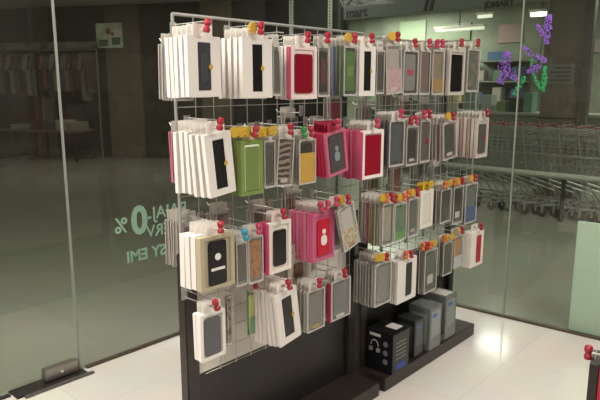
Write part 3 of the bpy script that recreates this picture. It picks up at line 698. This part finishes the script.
# wall posters
def poster(u0, v0, u1, v1, X, c, label, cat='poster'):
    p, q = atx(u0, v0, X), atx(u1, v1, X)
    tag(obj('poster', bx(-.01, .01, q.y - p.y, 0, q.z - p.z, 0), pm(c), None, (X, p.y, p.z)), label, cat)
poster(499, 25, 521, 42, 11.48, '9a8480', 'pinkish poster on the supermarket wall left of the pillar')
poster(488, 52, 506, 62, 11.48, '3f5f86', 'blue poster low on the supermarket wall')
poster(585, 40, 606, 52, 11.48, '9a8a88', 'pale pink poster at the right edge')
poster(497, 65, 510, 92, 11.48, '7f8a78', 'tall green-grey notice below the blue poster')
poster(436, 25, 470, 40, 11.48, '6f7d62', 'olive green poster above the far grid')
poster(400, 22, 425, 48, 11.48, '8c9a80', 'pale green poster behind the top of the far grid')
# service counter with stock
ct = empty('service_counter', (9.3, 4.3, 0)); tag(ct, 'long pale green service counter in the supermarket', 'counter')
obj('counter_body', bx(-.3, .3, -1.75, 2.2, 0, 1.0), mat('counter_front_paint', (.13, .16, .13), .6), ct)
obj('counter_top', bx(-.34, .34, -1.8, 2.25, 1.0, 1.04, bev=.005), mat('counter_top_laminate', (.30, .33, .29), .4), ct)
for k, (uu, c, nm, hh, ww) in enumerate(((489, '9aa39c', 'white monitor box', .26, .14), (504, '6f7f4c', 'olive box', .16, .12), (472, '7f8a84', 'grey box', .3, .14), (519, '2f3230', 'black printer box', .22, .2), (450, 'a59a7c', 'cardboard box', .25, .18), (530, '5f8a78', 'green carton', .3, .12), (430, '8a8f8c', 'silver box', .3, .2), (410, '4f5a52', 'dark green box', .3, .2), (395, '9a8f80', 'tan box', .26, .2))):
    p = atx(uu, 100, 9.2)
    o = empty('stock_box', (9.2, p.y, 1.041)); tag(o, nm + ' standing on the supermarket counter', 'box', 'boxes on the supermarket counter')
    ww *= .6; obj('carton', bx(-.1, .1, -ww, ww, 0, hh, bev=.004), pm(c), o); obj('tape', bx(-.1005, .1005, -.02, .02, hh, hh + .002), pm('8a7f60'), o)
# shelf units against the back wall
for k, (uu, nm) in enumerate(((500, 'right'), (446, 'middle'), (392, 'left'))):
    p = atx(uu, 90, 11.2); o = empty('wall_shelf', (11.2, p.y, 0)); tag(o, nm + ' wall shelf of goods behind the supermarket counter', 'shelf')
    obj('back_panel', bx(.22, .25, -.48, .48, 0, 1.9), mat('shelf_back', (.10, .11, .09), .6), o)
    for z in (.3, .7, 1.1, 1.5, 1.88): obj('shelf_board', bx(-.2, .22, -.48, .48, z, z + .025), mat('shelf_board_paint', (.22, .22, .19), .5), o)
    for j in range(6):
        cc = random.choice(['7a3a34', '3a4f6f', '8a8050', '5f7a5a', '9a958a', '3a3a3a'])
        z = (1.125, 1.525)[j % 2]; yy = -.36 + .36 * (j // 2)
        tag(obj('goods_packet', bx(-.1, .1, -.09, .09, 0, random.uniform(.18, .30), bev=.01), pm(cc), None, (11.15, p.y + yy, z + .001)),
            ('upper ' if j % 2 else 'lower ') + ['near', 'centre', 'far'][2 - j // 2] + ' packet on the ' + nm + ' supermarket wall shelf', 'packet', 'goods on the wall shelves')
# tube lights
def tubelight(u0, u1, v, X, label, e=5):
    p, q = atx(u0, v, X), atx(u1, v, X); L = p.y - q.y
    o = empty('tube_light', (X, (p.y + q.y) / 2, p.z)); tag(o, label, 'light')
    obj('tube', tube(bmesh.new(), ((0, -L / 2, 0), (0, L / 2, 0)), .03, 10), mat('lit_tube_%g' % e, (1, 1, .85), .4, emit=e), o)
    obj('housing', bx(-.05, .05, -L / 2 - .02, L / 2 + .02, .032, .07), M_WHITEBOARD, o)
    obj('drop_rod', bx(-.008, .008, -.008, .008, .07, 2.998 - p.z), M_DARKM, o)
tubelight(531, 553, 15, 9.4, 'bright tube light above the flower lights')
tubelight(478, 492, 17, 10.8, 'faint tube light left of the bright one', .7)
tubelight(436, 484, 31, 10.6, 'long low tube light above the far grid', .6)
# trolley bumper rail + nested trolleys
RXX = 6.57
br_ = empty('bumper_rail', (RXX, 2.3, 0)); tag(br_, 'pale steel bumper rail in front of the trolleys', 'rail')
obj('rail', tube(bmesh.new(), ((0, -1.4, .49), (0, 1.3, .49)), .035, 10), mat('pale_rail_paint', (.36, .38, .33), .4), br_)
for y in (-1.2, -.1, 1.1): obj('post', tube(bmesh.new(), ((.0, y, 0), (0, y, .46)), .022, 8), M_DARKM, br_)
M_TW = mat('trolley_wire', (.34, .35, .32), .35, .6)
def make_trolley():
    t = empty('shopping_trolley')
    # local: +y is the handle side, basket narrows to -y; x width
    wb, wt = .20, .27; B = bmesh.new()
    def q(fx, fy, fz_):      # fx -1..1, fy 0 front..1 back, fz 0 bottom..1 top
        y = -.42 + .80 * fy; z0 = .52 - .10 * fy * 0 + .0; zt = .92 + .08 * fy; z = (.56 - .08 * fy) + (zt - (.56 - .08 * fy)) * fz_
        w_ = (.16 + .09 * fy) * (1 + .12 * fz_); return (fx * w_, y - .03 * (1 - fz_) * (-1), z)
    for k in range(13): f = k / 12; tube(B, (q(-1, f, 1), q(-1, f, 0), q(1, f, 0), q(1, f, 1)), .003, 4)
    for k in range(6): f = k / 5; tube(B, (q(-1, 1, f), q(-1, 0, f), q(1, 0, f), q(1, 1, f)), .0035 if k < 5 else .007, 4)
    for k in range(5): f = -1 + k / 2; tube(B, (q(f, 0, 1), q(f, 0, 0), q(f, 1, 0)), .003, 4)
    obj('basket', B, M_TW, t)
    B = bmesh.new()
    for s in (-1, 1):
        tube(B, ((s * .25, .44, 1.0), (s * .24, .36, .50), (s * .25, .10, .16), (s * .25, .38, .12)), .010, 6)
        tube(B, ((s * .25, .36, .14), (s * .19, -.40, .14), (s * .17, -.34, .30), (s * .22, .25, .46)), .010, 6)
    tube(B, ((-.19, -.40, .14), (.19, -.40, .14)), .010, 6); tube(B, ((-.25, .30, .14), (.25, .30, .14)), .010, 6)
    obj('chassis', B, M_TW, t)
    obj('handle', tube(bmesh.new(), ((-.26, .45, 1.0), (.26, .45, 1.0)), .016, 8), mat('red_trolley_handle', hexc('7a2428'), .4), t)
    for s in (-1, 1):
        for y, x in ((-.36, .18), (.34, .25)):
            wl = obj('wheel', lathe(bmesh.new(), [(.045, -.014), (.05, -.010), (.05, .010), (.045, .014)], 'x', 14, (s * x, y, .05)), M_DARKM, t)
            obj('fork', bx(s * x - .020, s * x - .016, y - .012, y + .012, .05, .13), M_TW, wl)
    return t
tr = make_trolley()
ordn = ['first', 'second', 'third', 'fourth', 'fifth', 'sixth', 'seventh', 'eighth', 'ninth', 'tenth']
for k in range(10):
    o = tr if k == 0 else copy_tree(tr)
    o.location = (6.93, 3.30 - .20 * k, 0); o.rotation_euler = (0, 0, 0)
    tag(o, ordn[k] + ' trolley from the left in the nested row outside', 'trolley', 'nested shopping trolleys')
# flower-shaped string lights hung just inside the supermarket front
FX = 5.6
def fl_bead(bm, u, v, r=.012):
    p = atx(u, v, FX + random.uniform(-.04, .04)); bmesh.ops.create_icosphere(bm, subdivisions=1, radius=r, matrix=Matrix.Translation(p))
def fl_cluster(bm, u0, v0, u1, v1, wd, n):
    for k in range(int(n * 1.5)):
        f = random.random(); g = (random.random() - .5) * wd * (1 - .5 * abs(2 * f - 1))
        du, dv = u1 - u0, v1 - v0; L = sqrt(du * du + dv * dv)
        fl_bead(bm, u0 + du * f - dv / L * g, v0 + dv * f + du / L * g, random.uniform(.004, .0085))
fl = empty('flower_lights', (0, 0, 0)); tag(fl, 'purple and green flower-shaped string lights hanging outside the glass', 'decoration')
M_PUR = mat('purple_led', hexc('8c58b8'), .4, emit=.6); M_GRN = mat('green_led', hexc('2aa862'), .4, emit=.5)
def part_beads(name, m, cl):
    bm = bmesh.new()
    for c in cl: fl_cluster(bm, *c)
    obj(name, bm, m, fl)
part_beads('upper_petals', M_PUR, [(549, 14, 546, 44, 9, 120), (537, 24, 543, 36, 6, 34)])
part_beads('left_petals', M_PUR, [(508, 52, 500, 84, 13, 120), (505, 68, 517, 80, 9, 50), (508, 50, 509, 58, 5, 16)])
part_beads('middle_petals', M_PUR, [(523, 47, 533, 56, 6, 34), (527, 72, 541, 66, 8, 50), (536, 55, 546, 62, 8, 44)])
part_beads('left_leaf', M_GRN, [(525, 76, 514, 95, 6, 60), (533, 58, 530, 66, 3, 10)])
part_beads('right_leaf', M_GRN, [(545, 66, 543, 92, 5, 70), (533, 74, 541, 90, 4, 40)])
bm = bmesh.new(); tube(bm, (atx(541, 92, FX), atx(539, 62, FX), atx(543, 36, FX), atx(548, 14, FX), (FX, atx(548, 14, FX).y, 2.999)), .005, 5)
tube(bm, (atx(539, 62, FX), atx(520, 74, FX), atx(505, 70, FX)), .004, 5); tube(bm, (atx(539, 62, FX), atx(528, 50, FX)), .004, 5); tube(bm, (atx(541, 92, FX), atx(525, 76, FX)), .004, 5)
obj('wire_stem', bm, M_DARKM, fl)
